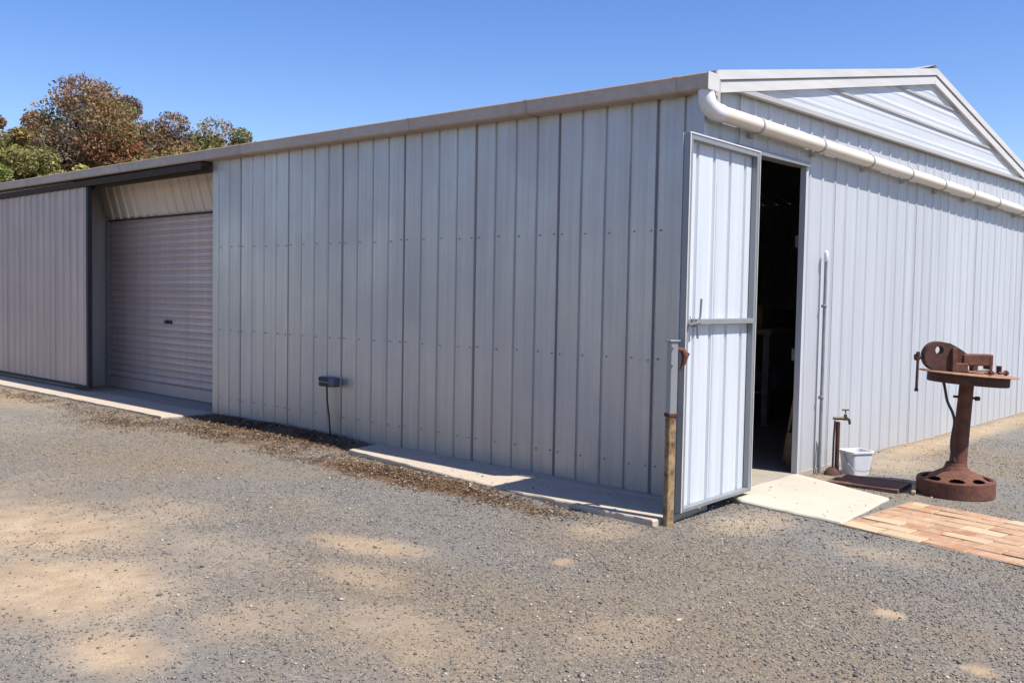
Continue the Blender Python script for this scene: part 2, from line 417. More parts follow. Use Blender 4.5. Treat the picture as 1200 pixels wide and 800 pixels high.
# brick path
path = MB(); PA = Vector((.112, -.853)); PB = Vector((.962, -.783)); PD = Vector((-.155, -.92)).normalized()
PR = Vector((-PD.y, PD.x)) if Vector((-PD.y, PD.x)).x > 0 else Vector((PD.y, -PD.x))
def pp(u, v, z): q = PA + PR * u + PD * v; return (q.x, q.y, z)
bed = MB(); bed.add([pp(-.005, -.02, -.0145), pp(.905, -.12, -.0145), pp(.905, 3.4, -.0145), pp(-.005, 3.4, -.0145)], [(0, 1, 2, 3)])
bedo = bed.build('brick_path', 'sand', kind='structure', label='path of worn pink and cream bricks from the slab')
bw, bl, bh = .106, .226, .07
bms = []
for k in range(4):
    b = MB(); vs, fs = cham(-bl / 2, bl / 2, -bw / 2, bw / 2, -bh, 0, .003 + .001 * k)
    vs = [(x + random.uniform(-.006, .006), y + random.uniform(-.005, .005), z - (random.uniform(0, .004) if z > -.01 else 0)) for x, y, z in vs]
    b.add(vs, fs); me = bpy.data.meshes.new('brick'); me.from_pydata(b.v, [], b.f); me.materials.append(M['brick']); bms.append(me)
ang = math.atan2(PD.y, PD.x)
for row in range(8):
    u = .056 + row * .1125
    v = -.02 - .09 * u / .9 + (0 if row % 2 == 0 else -.115)
    v0 = v
    for i in range(15):
        vc = v + bl / 2 + i * (bl + .007)
        st = -.01 - .08 * u / .9
        half = vc - bl / 2 < st
        L = bl
        if half: vc = (st + vc + bl / 2) / 2; L = 2 * (v + (i + 1) * (bl + .007) - .007 - vc)
        if L < .06: continue
        o = link('brick', random.choice(bms), bedo)
        x, y, _ = pp(u + random.uniform(-.004, .004), vc, 0)
        o.location = (x, y, -.008 + random.uniform(-.003, .003))
        o.rotation_euler = (random.uniform(-.012, .012), random.uniform(-.012, .012), ang + random.uniform(-.02, .02))
        o.scale = (L / bl, 1, 1)

# ------------------------------------------------------------------ shed
shed = empty('metal_shed', (0, 0, 0), 0, label='long galvanised corrugated steel farm shed with low gable roof', category='shed')
PITCH_R = .1905
def rib_pts(u0, u1, ribs, h=.015, wb=.036, wt=.017, flute=.0010, outward=1):
    """profile (u, d) of trapezoid ribbed sheet; d is the height out of the pan"""
    P = [(u0, 0)]; hf = h if callable(h) else (lambda r: h)
    rs = sorted(ribs); prev = u0
    def fl_(a, b):
        if b - a > .09:
            for q in (.33, .67):
                mm = a + (b - a) * q
                P.extend([(mm - .011, 0), (mm - .004, flute), (mm + .004, flute), (mm + .011, 0)])
    for r in rs:
        a, b = r - wb / 2, r + wb / 2
        fl_(prev, a)
        hr = hf(r); seq = [(a, 0), (r - wt / 2, hr), (r + wt / 2, hr), (b, 0)]
        for q in seq:
            if u0 + 1e-5 < q[0] < u1 - 1e-5: P.append(q)
            elif abs(q[0] - u0) <= 1e-5 or abs(q[0] - u1) <= 1e-5: pass
        prev = b
        if r - wb / 2 < u0 < r + wb / 2: 
            d = hr if abs(u0 - r) <= wt / 2 else hr * (wb / 2 - abs(u0 - r)) / (wb / 2 - wt / 2)
            P[0] = (u0, d)
    fl_(prev, u1)
    dend = 0
    for r in rs:
        if abs(u1 - r) < wb / 2: dend = hf(r) if abs(u1 - r) <= wt / 2 else hf(r) * (wb / 2 - abs(u1 - r)) / (wb / 2 - wt / 2)
    P.append((u1, dend)); P.sort(key=lambda q: q[0])
    return P
def vsheet(name, frame, u0, u1, ribs, z0, z1, mat, parent, off=0.0, **kw):
    """vertical sheet; frame(u, d, z) -> xyz; z1 may be a function of u"""
    P = rib_pts(u0, u1, ribs, **kw); vs = []
    for (u, d) in P:
        zt = z1(u) if callable(z1) else z1
        vs += [frame(u, d + off, z0), frame(u, d + off, zt)]
    fs = [(2 * i, 2 * i + 2, 2 * i + 3, 2 * i + 1) for i in range(len(P) - 1)]
    b = MB(); b.add(vs, fs); return b.build(name, mat, parent)
sideF = lambda u, d, z: (-d, u, z)
gabF = lambda u, d, z: (u, -d, z)
WT = 2.45
ROOF = lambda x: 2.465 + .1875 * (x - .028) if x < 3.515 else 2.465 + .1875 * (7.03 - x - .028)
R0 = .30
ribs_side = [R0 + PITCH_R * k for k in range(-2, 80)]
def side_run(y0, y1, zt=WT):
    edges = [y0] + [R0 + 4 * PITCH_R * j for j in range(0, 40) if y0 + .02 < R0 + 4 * PITCH_R * j < y1 - .02] + [y1]
    for i in range(len(edges) - 1):
        a, b = edges[i], edges[i + 1]
        lap = .02 if i else 0
        rr_ = [r for r in ribs_side if a - .03 < r < b + .03]
        vsheet('wall_sheet', sideF, a - lap + .012 * (i > 0), b + .008 * (i < len(edges) - 2), rr_, -.02 if not (2.75 < a < 5.3) else -.06, zt, 'wall', shed, off=.003 + .0025 * (i % 2), h=lambda r: -.019 if round((r - R0) / PITCH_R) % 4 == 0 else -.012, wb=.026, wt=.012, flute=-.0012)
side_run(.0, 5.36)
side_run(8.5, SHED_L)
# gable sheets
GP = .1975; G0 = 1.58 - 5 * GP
ribs_gab = [G0 + GP * k for k in range(-3, 40)]
OPL, OPR, OPT = .40, 1.292, 2.085
FL = lambda x: 2.425 + .0095 * (x - .4)
gtop = lambda x: min(FL(x) + .02, ROOF(x) - .02)
edges = [.0, OPL] 
def gs(a, b, z0, i): 
    vsheet('gable_sheet', gabF, a, b, [r for r in ribs_gab if a - .03 < r < b + .03], z0, gtop, 'gable', shed, off=.0025 * (i % 2), h=.009, wb=.034, wt=.014)
gs(0, OPL - .002, -.02, 0); gs(OPL, OPR, OPT, 1); 
x = OPR + .002; i = 0; e2 = [x] + [G0 + GP * (6 + 4 * j) for j in range(0, 9) if G0 + GP * (6 + 4 * j) < SHED_W - .1] + [SHED_W]
for i in range(len(e2) - 1): gs(e2[i], e2[i + 1] + (.006 if i < len(e2) - 2 else 0), -.02, i)
# unseen walls of the far side
vsheet('wall_sheet', lambda u, d, z: (SHED_W + d, u, z), 0, SHED_L, ribs_side[:72], -.02, WT, 'wall', shed)
vsheet('gable_sheet', lambda u, d, z: (u, SHED_L + d, z), 0, SHED_W, ribs_gab, -.02, lambda u: ROOF(u) - .02, 'gable', shed)
# upper gable: three courses of horizontally ribbed sheet behind flashing strips
def xl(z): return max(.03, (z + .075 - 2.465) / .1875 + .028)
def hcourse(z0, z1, k):
    ribs = [z0 + .06 + .095 * q for q in range(4) if z0 + .06 + .095 * q < z1 - .03]
    P = rib_pts(z0, z1, ribs, h=.0028, wb=.034, wt=.012, flute=.0)
    vs = []; y0 = -.036
    zs = sorted(set([round(q[0], 4) for q in P]))
    for (zz, d) in P:
        a = xl(zz); b = 7.03 - a
        if b - a < .02: a = b = 3.515
        vs += [(a, y0 - d, zz + .0095 * (a - .4)), (b, y0 - d, zz + .0095 * (b - .4) if b > a else zz + .0296)]
    fs = [(2 * q, 2 * q + 1, 2 * q + 3, 2 * q + 2) for q in range(len(P) - 1)]
    b_ = MB(); b_.add(vs, fs); return b_.build('gable_cladding', 'gable_h', shed)
hcourse(2.43, 2.628, 0); hcourse(2.632, 2.838, 1); hcourse(2.842, 3.03, 2)
def strip(z, hgt, d, name):
    a = xl(z) + .0; b = 7.03 - a; s_ = .0095
    vs = []
    for xx in (a, b):
        zz = z + s_ * (xx - .4)
        vs += [(xx, -.030, zz), (xx, -.036 - d, zz), (xx, -.036 - d, zz + hgt), (xx, -.030, zz + hgt + .01)]
    fs = [(0, 1, 5, 4), (1, 2, 6, 5), (2, 3, 7, 6), (0, 3, 2, 1), (4, 5, 6, 7)]
    b_ = MB(); b_.add(vs, fs); return b_.build(name, 'flash', shed)
strip(2.405, .028, .030, 'flashing_strip'); strip(2.622, .017, .012, 'flashing_strip'); strip(2.832, .017, .012, 'flashing_strip')
# barge boards: a rolled capping over a flat board, each side
def barge(x0, x1, zlo, zhi, y0, y1, name, mat='barge'):
    vs = []
    for xx in (x0, x1):
        z = ROOF(xx) + .013
        vs += [(xx, y0, z + zlo), (xx, y1, z + zlo), (xx, y1, z + zhi), (xx, y0, z + zhi)]
    fs = [(0, 1, 5, 4), (1, 2, 6, 5), (2, 3, 7, 6), (3, 0, 4, 7), (0, 3, 2, 1), (4, 5, 6, 7)]
    b_ = MB(); b_.add(vs, fs); return b_.build(name, mat, shed)
for (a, b_) in ((.022, 3.514), (7.008, 3.516)):
    barge(a, b_, -.127, -.064, -.030, -.068, 'barge_board')
    barge(a, b_, -.054, .0, -.030, -.078, 'barge_capping')
    barge(a, b_, -.066, -.050, -.030, -.060, 'barge_groove', 'flash')
rc = MB(); rc.add([(3.515 + s * .16, y, ROOF(3.515) + .026 - abs(s) * .03 + (.02 if s == 0 else 0)) for y in (-.06, SHED_L + .05) for s in (-1, 0, 1)], [(0, 1, 4, 3), (1, 2, 5, 4)])
rc.build('ridge_cap', 'flash', shed)
# roof slopes
for sgn in (-1, 1):
    ribs = [.1 + PITCH_R * k for k in range(72)]
    P = rib_pts(-.03, SHED_L + .05, ribs, h=.02, flute=0)
    vs = []
    for (u, d) in P:
        for xx in ((-.06, 3.51) if sgn < 0 else (7.09, 3.52)):
            vs.append((xx, u, ROOF(xx) - .014 + d * .9))
    fs = [(2 * i, 2 * i + 2, 2 * i + 3, 2 * i + 1) for i in range(len(P) - 1)]
    b_ = MB(); b_.add(vs, fs); b_.build('roof_slope', 'wall', shed)
# gutter in lengths, falling towards the down pipe
GJ = [-.10, .121, 1.269, 2.43, 4.72, 7.1, 9.6, 13.7]
GZc = lambda y: 2.392 + .0100 * (y + .1) if y < 5 else 2.443 + .0062 * (y - 5)
gprof = [(-.006, .038), (-.006, -.046), (-.105, -.046), (-.118, -.036), (-.118, .030), (-.123, .040), (-.118, .047), (-.110, .042), (-.110, -.036), (-.012, -.038), (-.012, .038)]
def gut(y0, y1, name, s=0.0, mat='gutter', parent=shed):
    vs = []
    for yy in (y0, y1):
        for (x_, z_) in gprof:
            vs.append((x_ - (s if x_ < -.1 else 0), yy, GZc(yy) + z_ + (-s if z_ < 0 else s)))
    n = len(gprof); fs = [(i, (i + 1) % n, n + (i + 1) % n, n + i) for i in range(n)]
    b_ = MB(); b_.add(vs, fs)
    return b_.build(name, mat, parent)
gutters = []
for i in range(len(GJ) - 1): gutters.append(gut(GJ[i], GJ[i + 1], 'gutter'))
for i, y in enumerate(GJ[1:-1]):
    gut(y - .012, y + .012, 'gutter_joiner', .0025, 'gutter', gutters[i + 1])
ge = MB(); ge.box(-.124, -.004, -.106, -.1005, GZc(-.1) - .049, GZc(-.1) + .048); ge.build('gutter_end', 'barge', gutters[0])
# folded strap hanging at the end of the barge
stp = MB(); stp.box(.018, .05, -.082, -.079, 2.275, 2.42); stp.box(-.004, .018, -.082, -.079, 2.33, 2.47); stp.build('barge_bracket', 'flash', shed)
# corner flashing
cf = MB(); cf.box(-.030, -.004, -.03, -.027, -.02, 2.36); cf.box(-.030, -.027, -.027, .055, -.02, 2.36); cf.build('corner_flashing', 'wall', shed)
# screws
def screws(pts, axis_, name):
    b_ = MB()
    for (p, q, z) in pts:
        r_ = .0056; hgt = .006
        if axis_ == 'x': vs = [(q - hgt * e, p + r_ * math.cos(a * math.pi / 3), z + r_ * math.sin(a * math.pi / 3)) for e in (0, 1) for a in range(6)]
        else: vs = [(p + r_ * math.cos(a * math.pi / 3), q - hgt * e, z + r_ * math.sin(a * math.pi / 3)) for e in (0, 1) for a in range(6)]
        b_.add(vs, [(i, (i + 1) % 6, 6 + (i + 1) % 6, 6 + i) for i in range(6)] + [tuple(range(6, 12))])
    b_.build(name, 'screw', shed, kind='stuff')
pts = []
for k in range(0, 27):
    for z in (.16, .805, 1.58):
        pts.append((R0 + PITCH_R * k - .034, -.005, z + random.uniform(-.006, .006)))
        if k % 4 == 0: pts.append((R0 + PITCH_R * k + .034, -.005, z + random.uniform(-.006, .006)))
screws(pts, 'x', 'side_wall_screws')
# door opening jambs and head
jb = MB(); jb.box(OPR - .004, OPR + .03, -.022, .02, -.004, OPT + .03); jb.build('door_jamb', 'gable', shed)
jb = MB(); jb.box(OPL - .045, OPL + .002, -.033, .05, -.004, OPT + .03); jb.build('door_jamb', 'gable', shed)
jb = MB(); jb.box(OPL - .04, OPR + .02, -.040, .05, OPT - .012, OPT + .022); jb.build('door_head', 'galv', shed)
# girts and portal frame inside
for z in (.805, 1.58):
    g = MB(); g.box(OPR + .05, SHED_W - .02, .004, .07, z - .04, z + .04); g.build('girt', 'beam', shed)
    g = MB(); g.box(.022, .09, .1, 5.3, z - .04, z + .04); g.build('girt', 'beam', shed)
for y in (4.5, 9.0):
    for cx0 in (.42, SHED_W - .2): g = MB(); g.box(cx0, cx0 + .14, y, y + .07, -.004, 2.42); g.build('column', 'beam', shed)
    for (a, b2) in ((.1, 3.5), (6.93, 3.53)):
        g = MB(); vs = [(xx, yy, ROOF(xx) - zz) for xx in (a, b2) for yy in (y, y + .07) for zz in (.05, .2)]
        g.add(vs, [(0, 1, 3, 2), (4, 6, 7, 5), (0, 4, 5, 1), (2, 3, 7, 6), (0, 2, 6, 4), (1, 5, 7, 3)]); g.build('rafter', 'beam', shed)

# hinged door, swung right back along the gable wall (frame faces out)
HX, HY, FX, FY = .42, -.110, -.425, -.152
ddir = Vector((FX - HX, FY - HY, 0)); DW = ddir.length; ddir.normalize(); dn = Vector((ddir.y, -ddir.x, 0))
if dn.y > 0: dn = -dn
DZ0, DZ1 = .018, 2.058
drot = Matrix(((ddir.x, dn.x, 0), (ddir.y, dn.y, 0), (0, 0, 1)))      # local u (hinge->free), d (outwards), z
def dbox(b, u0, u1, d0, d1, z0, z1, bv=.002): return b.box(u0, u1, d0, d1, z0, z1, bv, drot, (HX, HY, 0))
d = MB(); tb = .036
dbox(d, 0, tb, 0, tb, DZ0, DZ1); dbox(d, DW - tb, DW, 0, tb, DZ0, DZ1)
dbox(d, tb, DW - tb, 0, tb, DZ1 - tb, DZ1); dbox(d, tb, DW - tb, 0, tb, DZ0, DZ0 + tb * .6)
sun_lips = MB(); dbox(sun_lips, DW - .009, DW + .001, tb + .0005, tb + .004, DZ0, DZ1); dbox(sun_lips, .001, DW - .0095, tb + .0005, tb + .004, DZ1 - .009, DZ1 + .001); dbox(sun_lips, .0, .008, tb + .0005, tb + .004, DZ0, DZ1 - .0095)  # pale strips added to paint the frame edges as catching the sun
door = d.build('door', 'galv', shed, label='open galvanised steel door folded back past the shed corner')
d = MB(); dbox(d, tb, DW - tb, .002, tb, 1.035, 1.035 + .03); d.build('door_rail', 'galv', door)
dF = lambda u, dd, z: tuple(drot @ Vector((u, dd, z)) + Vector((HX, HY, 0)))
sun_lips.build('sunlit_edge_strip', 'barge', door)
vsheet('door_sheet', dF, -.004, DW * .55, [.12, .31, ], DZ0 - .0, DZ1 - .004, 'doorin', door, off=-.002, h=-.016, wb=.034, wt=.016, flute=-.001)
vsheet('door_sheet', dF, DW * .55 + .001, DW + .004, [.50, .69], DZ0 - .0, DZ1 - .004, 'doorin', door, off=-.003, h=-.016, wb=.034, wt=.016, flute=-.001)
d = MB(); lz = 1.045
d.tube([dF(DW - .01, .050, lz - .01), dF(DW - .13, .050, lz)], .009, 8)
d.tube([dF(DW - .095, .052, lz), dF(DW - .12, .058, lz + .03), dF(DW - .125, .060, lz + .13)], .006, 8)
d.tube([dF(DW - .105, .052, lz), dF(DW - .10, .056, lz - .085)], .006, 8)
dbox(d, DW - .10, DW - .06, .0365, .044, lz - .022, lz + .022, .001)
d.build('latch', 'steelgrey', door)
for z in (.3, 1.0, 1.8):
    d = MB(); d.tube([dF(-.012, .014, z - .05), dF(-.012, .014, z + .05)], .009, 8)
    d.add([dF(-.012, .02, z - .03), dF(-.012, .02, z + .03), (.41, -.034, z + .03), (.41, -.034, z - .03)], [(0, 1, 2, 3)])
    d.build('hinge', 'galv', door)

# roller door bay: reveals, soffit, lintel, track, roller curtain
for y, nm in ((5.358, -1), (8.5, 1)):
    b = MB(); b.box(.003, .42, y + (.002 if nm > 0 else -.004), y + (.006 if nm > 0 else 0), -.004, 2.44); b.build('reveal_panel', 'wall', shed)
b = MB(); b.box(.372, .402, 8.42, 8.499, -.003, 2.02, .003); b.build('door_guide', 'galv', shed)
b = MB(); b.box(.372, .402, 5.362, 5.44, -.003, 2.02, .003); b.build('door_guide', 'galv', shed)
b = MB(); b.tube([(.37, 8.485, 2.01), (.272, 8.485, 2.40)], .010, 6); b.build('soffit_trim', 'galv', shed)
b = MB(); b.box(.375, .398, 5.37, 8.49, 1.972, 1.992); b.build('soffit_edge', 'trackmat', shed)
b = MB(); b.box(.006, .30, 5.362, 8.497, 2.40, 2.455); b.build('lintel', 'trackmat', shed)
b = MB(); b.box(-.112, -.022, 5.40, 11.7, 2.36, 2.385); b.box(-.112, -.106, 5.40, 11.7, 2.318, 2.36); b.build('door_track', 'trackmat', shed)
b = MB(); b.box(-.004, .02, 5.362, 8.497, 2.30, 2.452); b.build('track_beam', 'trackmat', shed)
sofF = lambda u, dd, z: (.292 + (2.39 - z) * .275 - dd, u, z)
for a, b2 in ((5.37, 6.5), (6.503, 7.4), (7.403, 8.49)):
    vsheet('soffit_sheet', sofF, a, b2, [5.46 + .19 * k for k in range(16) if a - .02 < 5.46 + .19 * k < b2 + .02], 1.985, 2.40, 'soffit', shed, h=.02, wb=.05)
b = MB(); b.box(.408, .414, 5.38, 8.49, -.003, 2.0); rd = b.build('roller_door', 'roller', shed, label='grey slatted roller door with a low lock handle')
SLH = .0735
prof = [(.0, .0), (.010, .012), (.012, .030), (.010, .050), (.003, .058), (.003, .068), (.0, SLH)]
vs = []
for (dd, zz) in prof: vs += [(.405 - dd, 5.41, zz), (.405 - dd, 8.47, zz)]
fs = [(2 * i, 2 * i + 2, 2 * i + 3, 2 * i + 1) for i in range(len(prof) - 1)]
sl = MB(); sl.add(vs, fs); s0 = sl.build('slat', 'roller', rd); s0.location.z = .125
for k in range(1, 26):
    c = dup(s0); c.location.z = .125 + SLH * k; c.location.x = random.uniform(-.0012, .0012)
b = MB(); b.box(.385, .406, 5.40, 8.48, -.001, .122, .004); b.build('bottom_rail', 'roller', rd)
b = MB(); b.box(.372, .394, 6.90, 7.05, .80, .835, .004); b.tube([(.36, 6.975, .818), (.38, 6.975, .818)], .02, 10); b.build('lock_handle', 'black', rd)
# sliding door pushed open along the wall
SX = -.055; SY0, SY1, SZ0, SZ1 = 7.93, 11.6, .03, 2.322
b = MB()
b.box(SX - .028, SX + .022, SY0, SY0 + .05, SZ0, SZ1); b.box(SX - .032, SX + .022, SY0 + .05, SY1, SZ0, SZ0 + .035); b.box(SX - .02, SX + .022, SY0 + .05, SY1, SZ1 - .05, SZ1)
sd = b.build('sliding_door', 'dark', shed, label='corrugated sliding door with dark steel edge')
sF = lambda u, dd, z: (SX - .026 - dd, u, z)
e = [SY0 + .055, 8.8, 9.56, 10.32, 11.08, SY1]
for i in range(5):
    vsheet('door_sheet', sF, e[i], e[i + 1] - .002, [8.04 + PITCH_R * k for k in range(20) if e[i] - .02 < 8.04 + PITCH_R * k < e[i + 1] + .02], SZ0 + .036, SZ1 - .004, 'slide', sd, off=.002 * (i % 2))

# ------------------------------------------------------------------ white drain pipe across the gable
dp = empty('drain_pipe', (0, -.09, 2.24), 0, label='white plastic drain pipe clipped across the gable wall', category='drain pipe')
pz = lambda x: 2.242 - .0135 * x
def loc(b): b.v = [(x, y + .09, z - 2.24) for x, y, z in b.v]; return b
pr = .0465
b = MB(); b.tube([(.07 + .3 * k, -.070, pz(.07 + .3 * k)) for k in range(24)], pr, 20); loc(b).build('pipe', 'pvc', dp)
b = MB(); b.tube([(-.062, -.056, 2.352), (-.064, -.058, 2.325), (-.060, -.062, 2.29), (-.042, -.066, 2.262), (-.012, -.069, 2.247), (.03, -.070, 2.242), (.075, -.070, pz(.075))], [.047, .047, .050, .051, .051, .051, .051], 20); loc(b).build('elbow', 'pvcw', dp)
for x in (.52, 1.372, 2.195, 2.972, 3.736, 4.5, 5.276, 6.099, 6.8):
    b = MB(); z = pz(x); ring = []
    n = 24; vs = []
    for k in range(n):
        a = 2 * math.pi * k / n
        for (rr_, xx) in ((pr + .001, -.011), (pr + .005, -.011), (pr + .005, .011), (pr + .001, .011)):
            vs.append((x + xx, -.070 + rr_ * math.cos(a), z + rr_ * math.sin(a)))
    fs = []
    for k in range(n):
        j = (k + 1) % n
        for q in range(4): fs.append((4 * k + q, 4 * j + q, 4 * j + (q + 1) % 4, 4 * k + (q + 1) % 4))
    b.add(vs, fs); b.box(x - .011, x + .011, -.045, -.012, z - .075, z - .045); loc(b).build('pipe_clip', 'flash', dp)

# grey riser pipe
rp = empty('riser_pipe', (1.585, -.045, -.03), 0, label='thin grey riser pipe with white cap beside the doorway', category='pipe')
b = MB(); b.tube([(0, 0, 0), (0, 0, 1.5)], .0115, 12); b.build('pipe', 'greypipe', rp)
b = MB(); b.lathe([(.013, 1.478), (.016, 1.483), (.016, 1.53), (.0145, 1.545), (.009, 1.555), (.0, 1.558)], 14); b.build('cap', 'pvcw', rp)
for z in (.52, 1.16): b = MB(); b.lathe([(.012, z), (.0155, z + .004), (.0155, z + .018), (.012, z + .022)], 14); b.box(-.006, .006, .014, .022, z, z + .02); b.build('clip', 'greypipe', rp)

# outlet box on the long wall
ob = empty('outlet_box', (-.026, 3.42, .40), 0, label='small grey outlet box low on the long side wall', category='outlet box')
b = MB(); b.box(-.05, 0, -.02, .135, .0, .082, .006); b.build('box', 'boxgrey', ob)
b = MB(); b.box(-.062, -.0505, -.012, .127, .046, .076, .004); b.box(-.058, -.0505, -.012, .127, .006, .03, .003); b.build('lid', 'black', ob)
b = MB(); b.box(-.075, -.004, -.10, -.021, .008, .078, .008); b.build('plug', 'lidblue', ob)
b = MB(); b.tube([(-.03, .05, .0), (-.032, .04, -.12), (-.03, .015, -.25), (-.028, .0, -.40)], .007, 8); b.build('cable', 'black', ob)

# post holding the door back
ps = empty('steel_post', (-.508, -.165, GZ), 0, label='short rusty post with a galvanised top holding the door back', category='post')
rz_ = Matrix.Rotation(math.radians(-25), 3, 'Z')
b = MB(); b.box(-.022, .022, -.022, .022, -.05, .60, .004, rz_, (.002, 0, 0)); b.build('stump', 'rustpost', ps)
rz_ = Matrix.Rotation(math.radians(-25), 3, 'Z')
b = MB(); b.box(-.022, .022, -.022, .022, .60, .985, .003, rz_, (.004, 0, 0)); b.build('sleeve', 'galv', ps)
b = MB(); b.box(-.031, .031, -.029, .029, .9852, .993, .001, rz_, (.004, 0, 0)); b.build('top_plate', 'galv', ps)
for z in (.86, .95): b = MB(); b.tube([(-.02, -.012, z), (-.038, -.02, z)], .009, 8); b.build('bolt', 'steelgrey', ps)
b = MB(); b.box(-.028, .028, -.028, .028, .585, .605, .003, rz_, (.004, 0, 0)); b.build('collar', 'rustdark', ps)
hk = MB(); hk.tube([(.03, -.01, .945), (.062, -.025, .94), (.072, -.035, .905), (.066, -.03, .87), (.05, -.02, .83)], [.01, .016, .019, .013, .006], 8); hk.tube([(.066, -.035, .93), (.092, -.045, .915)], .008, 6); hk.build('hook', 'rust', ps)

# ------------------------------------------------------------------ tap, bucket, grate
tp = empty('garden_tap', (1.655, -.125, GZ), 0, label='old brass garden tap on a stained standpipe by the wall', category='tap')
b = MB(); b.tube([(.012, -.01, -.05), (.012, -.01, .37)], .015, 10); b.build('standpipe', 'rustdark', tp)
b = MB(); b.tube([(-.03, .0, .02), (-.028, .0, .25), (-.015, .0, .38)], [.008, .008, .008], 8); b.build('thin_pipe', 'rustdark', tp)
b = MB(); b.lathe([(.06, -.01), (.052, .012), (.04, .035), (.022, .05), (0, .054)], 9, (-.02, .01, 0)); b.build('base_mound', 'rustdark', tp)
b = MB(); RT = Vector((.677, -.736, 0))
o = Vector((0, -.005, .395))
b.tube([o - RT * .025, o + RT * .07], .011, 10); b.tube([o + RT * .06 + Vector((0, 0, -.012)), o + RT * .06 + Vector((0, 0, .03))], [.017, .010], 10)
b.tube([o + RT * .07, o + RT * .088 + Vector((0, 0, -.01)), o + RT * .092 + Vector((0, 0, -.04))], [.011, .010, .009], 10); b.build('tap_body', 'brass', tp)
b = MB(); q = o + RT * .06 + Vector((0, 0, .035)); b.tube([q, q + Vector((0, 0, .028))], .005, 8); b.tube([q + Vector((0, 0, .026)) - RT * .024, q + Vector((0, 0, .026)) + RT * .024], .006, 8); b.build('tap_handle', 'brass', tp)

bk = empty('bucket', (1.775, -.225, GZ), math.radians(-30), label='small white plastic bucket standing beside the tap', category='bucket')
b = MB()
def rrect(w, d_, z, n=5, r=.03):
    P = []
    for cx_, cy_, a0 in ((w - r, d_ - r, 0), (-w + r, d_ - r, 90), (-w + r, -d_ + r, 180), (w - r, -d_ + r, 270)):
        for k in range(n): a = math.radians(a0 + 90 * k / (n - 1)); P.append((cx_ + r * math.cos(a), cy_ + r * math.sin(a), z))
    return P
rings = [rrect(.075, .065, 0), rrect(.092, .080, .155), rrect(.099, .087, .157), rrect(.099, .087, .17), rrect(.089, .077, .17), rrect(.072, .062, .008)]
vs = [p for r_ in rings for p in r_]; n = len(rings[0])
fs = [(i * n + k, i * n + (k + 1) % n, (i + 1) * n + (k + 1) % n, (i + 1) * n + k) for i in range(len(rings) - 1) for k in range(n)]
fs.append(tuple(range(n))[::-1]); fs.append(tuple(range((len(rings) - 1) * n, len(rings) * n)))
b.add(vs, fs, False); b.build('pail', 'whitebucket', bk)
b = MB(); b.tube([(.098, 0, .15), (.104, -.05, .09), (.09, -.094, .05), (0, -.10, .035), (-.09, -.094, .05), (-.104, -.05, .09), (-.098, 0, .15)], .0028, 6); b.build('handle', 'steelgrey', bk)

gr = empty('metal_grate', (1.415, -.47, GZ + .004), math.radians(6), label='rusty barred metal grate lying on gravel beside the slab', category='grate')
gw, gl = .17, .225
b = MB(); b.box(-gw, gw, -gl, -gl + .022, .0, .026, .002); b.box(-gw, gw, gl - .022, gl, .0, .026, .002); b.box(-gw, -gw + .022, -gl + .0225, gl - .0225, .0, .026, .002); b.box(gw - .022, gw, -gl + .0225, gl - .0225, .0, .026, .002); b.build('frame', 'rustgrate', gr)
for k in range(11):
    x = -gw + .036 + k * .0268
    b = MB(); b.box(x - .0085, x + .0085, -gl + .023, gl - .023, .006, .023, .001); b.build('bar', 'rustgrate', gr)
tb_ = MB(); tb_.box(-.11, .11, -.013, .013, 0, .02, .003); tbo = tb_.build('timber_offcut', 'timber', label='short timber offcut lying at the end of the rusty grate', category='timber')
tbo.location = (1.43, -.755, GZ + .006); tbo.rotation_euler = (0, 0, math.radians(18))

# ------------------------------------------------------------------ vice on its stand
VC = (1.571, -.962, GZ); VR = math.radians(-47.4)
vsd = empty('vice_stand', VC, VR, label='rusty round vice stand on a heavy wheel base', category='stand')
b = MB(); N = 144
prof = [(0.2162, .0), (0.2318, .004), (0.2318, .098), (0.2263, .106), (0.2134, .106), (0.2079, .100), (0.2024, .102), (0.1969, .104), (0.1895, .107), (0.1748, .113), (0.1638, .118), (0.1564, .121), (0.1500, .124), (0.1104, .146), (0.0782, .163), (0.0660, .185), (0.0600, .205)]
def sk(i, k):
    q = abs(k % 18 - 8.5)
    return q < {6: 3, 7: 4.6, 8: 5.6, 9: 4.6, 10: 3}.get(i, 0)
b.lathe(prof, N, smooth=False, skip=sk); base = b.build('wheel_base', 'rust', vsd)
b = MB(); b.lathe([(.21, .015), (.0, .016)], 36); b.build('base_floor', 'rustdark', base)
b = MB(); b.tube([(.008, 0, .14), (.012, 0, .22), (.030, 0, .45), (.048, 0, .73)], [.058, .052, .046, .043], 20); col = b.build('column', 'rust', vsd)
b = MB(); b.tube([(-.035, 0, .625), (.115, -.01, .615)], .008, 8); b.tube([(.10, -.01, .614), (.125, -.01, .614)], .015, 6); b.build('cross_bolt', 'rustdark', col)
tilt = Matrix.Rotation(math.radians(3.6), 3, 'Y')
def tilted(b, z): b.v = [tuple(tilt @ Vector((x - .055, y, zz - z)) + Vector((.055, 0, z))) for x, y, zz in b.v]; return b
PT = .775
b = MB(); b.lathe([(.0, PT - .012), (.235, PT - .011), (.288, PT - .008), (.292, PT - .004), (.288, PT), (.0, PT)], 48, (.055, 0, 0), smooth=False); tilted(b, PT).build('table_plate', 'rustplate', vsd)
b = MB(); b.lathe([(.0, PT - .068), (.236, PT - .068), (.240, PT - .062), (.240, PT - .0125), (.2, PT - .0125)], 48, (.055, 0, 0), smooth=False); tilted(b, PT).build('table_drum', 'rustdark', vsd)

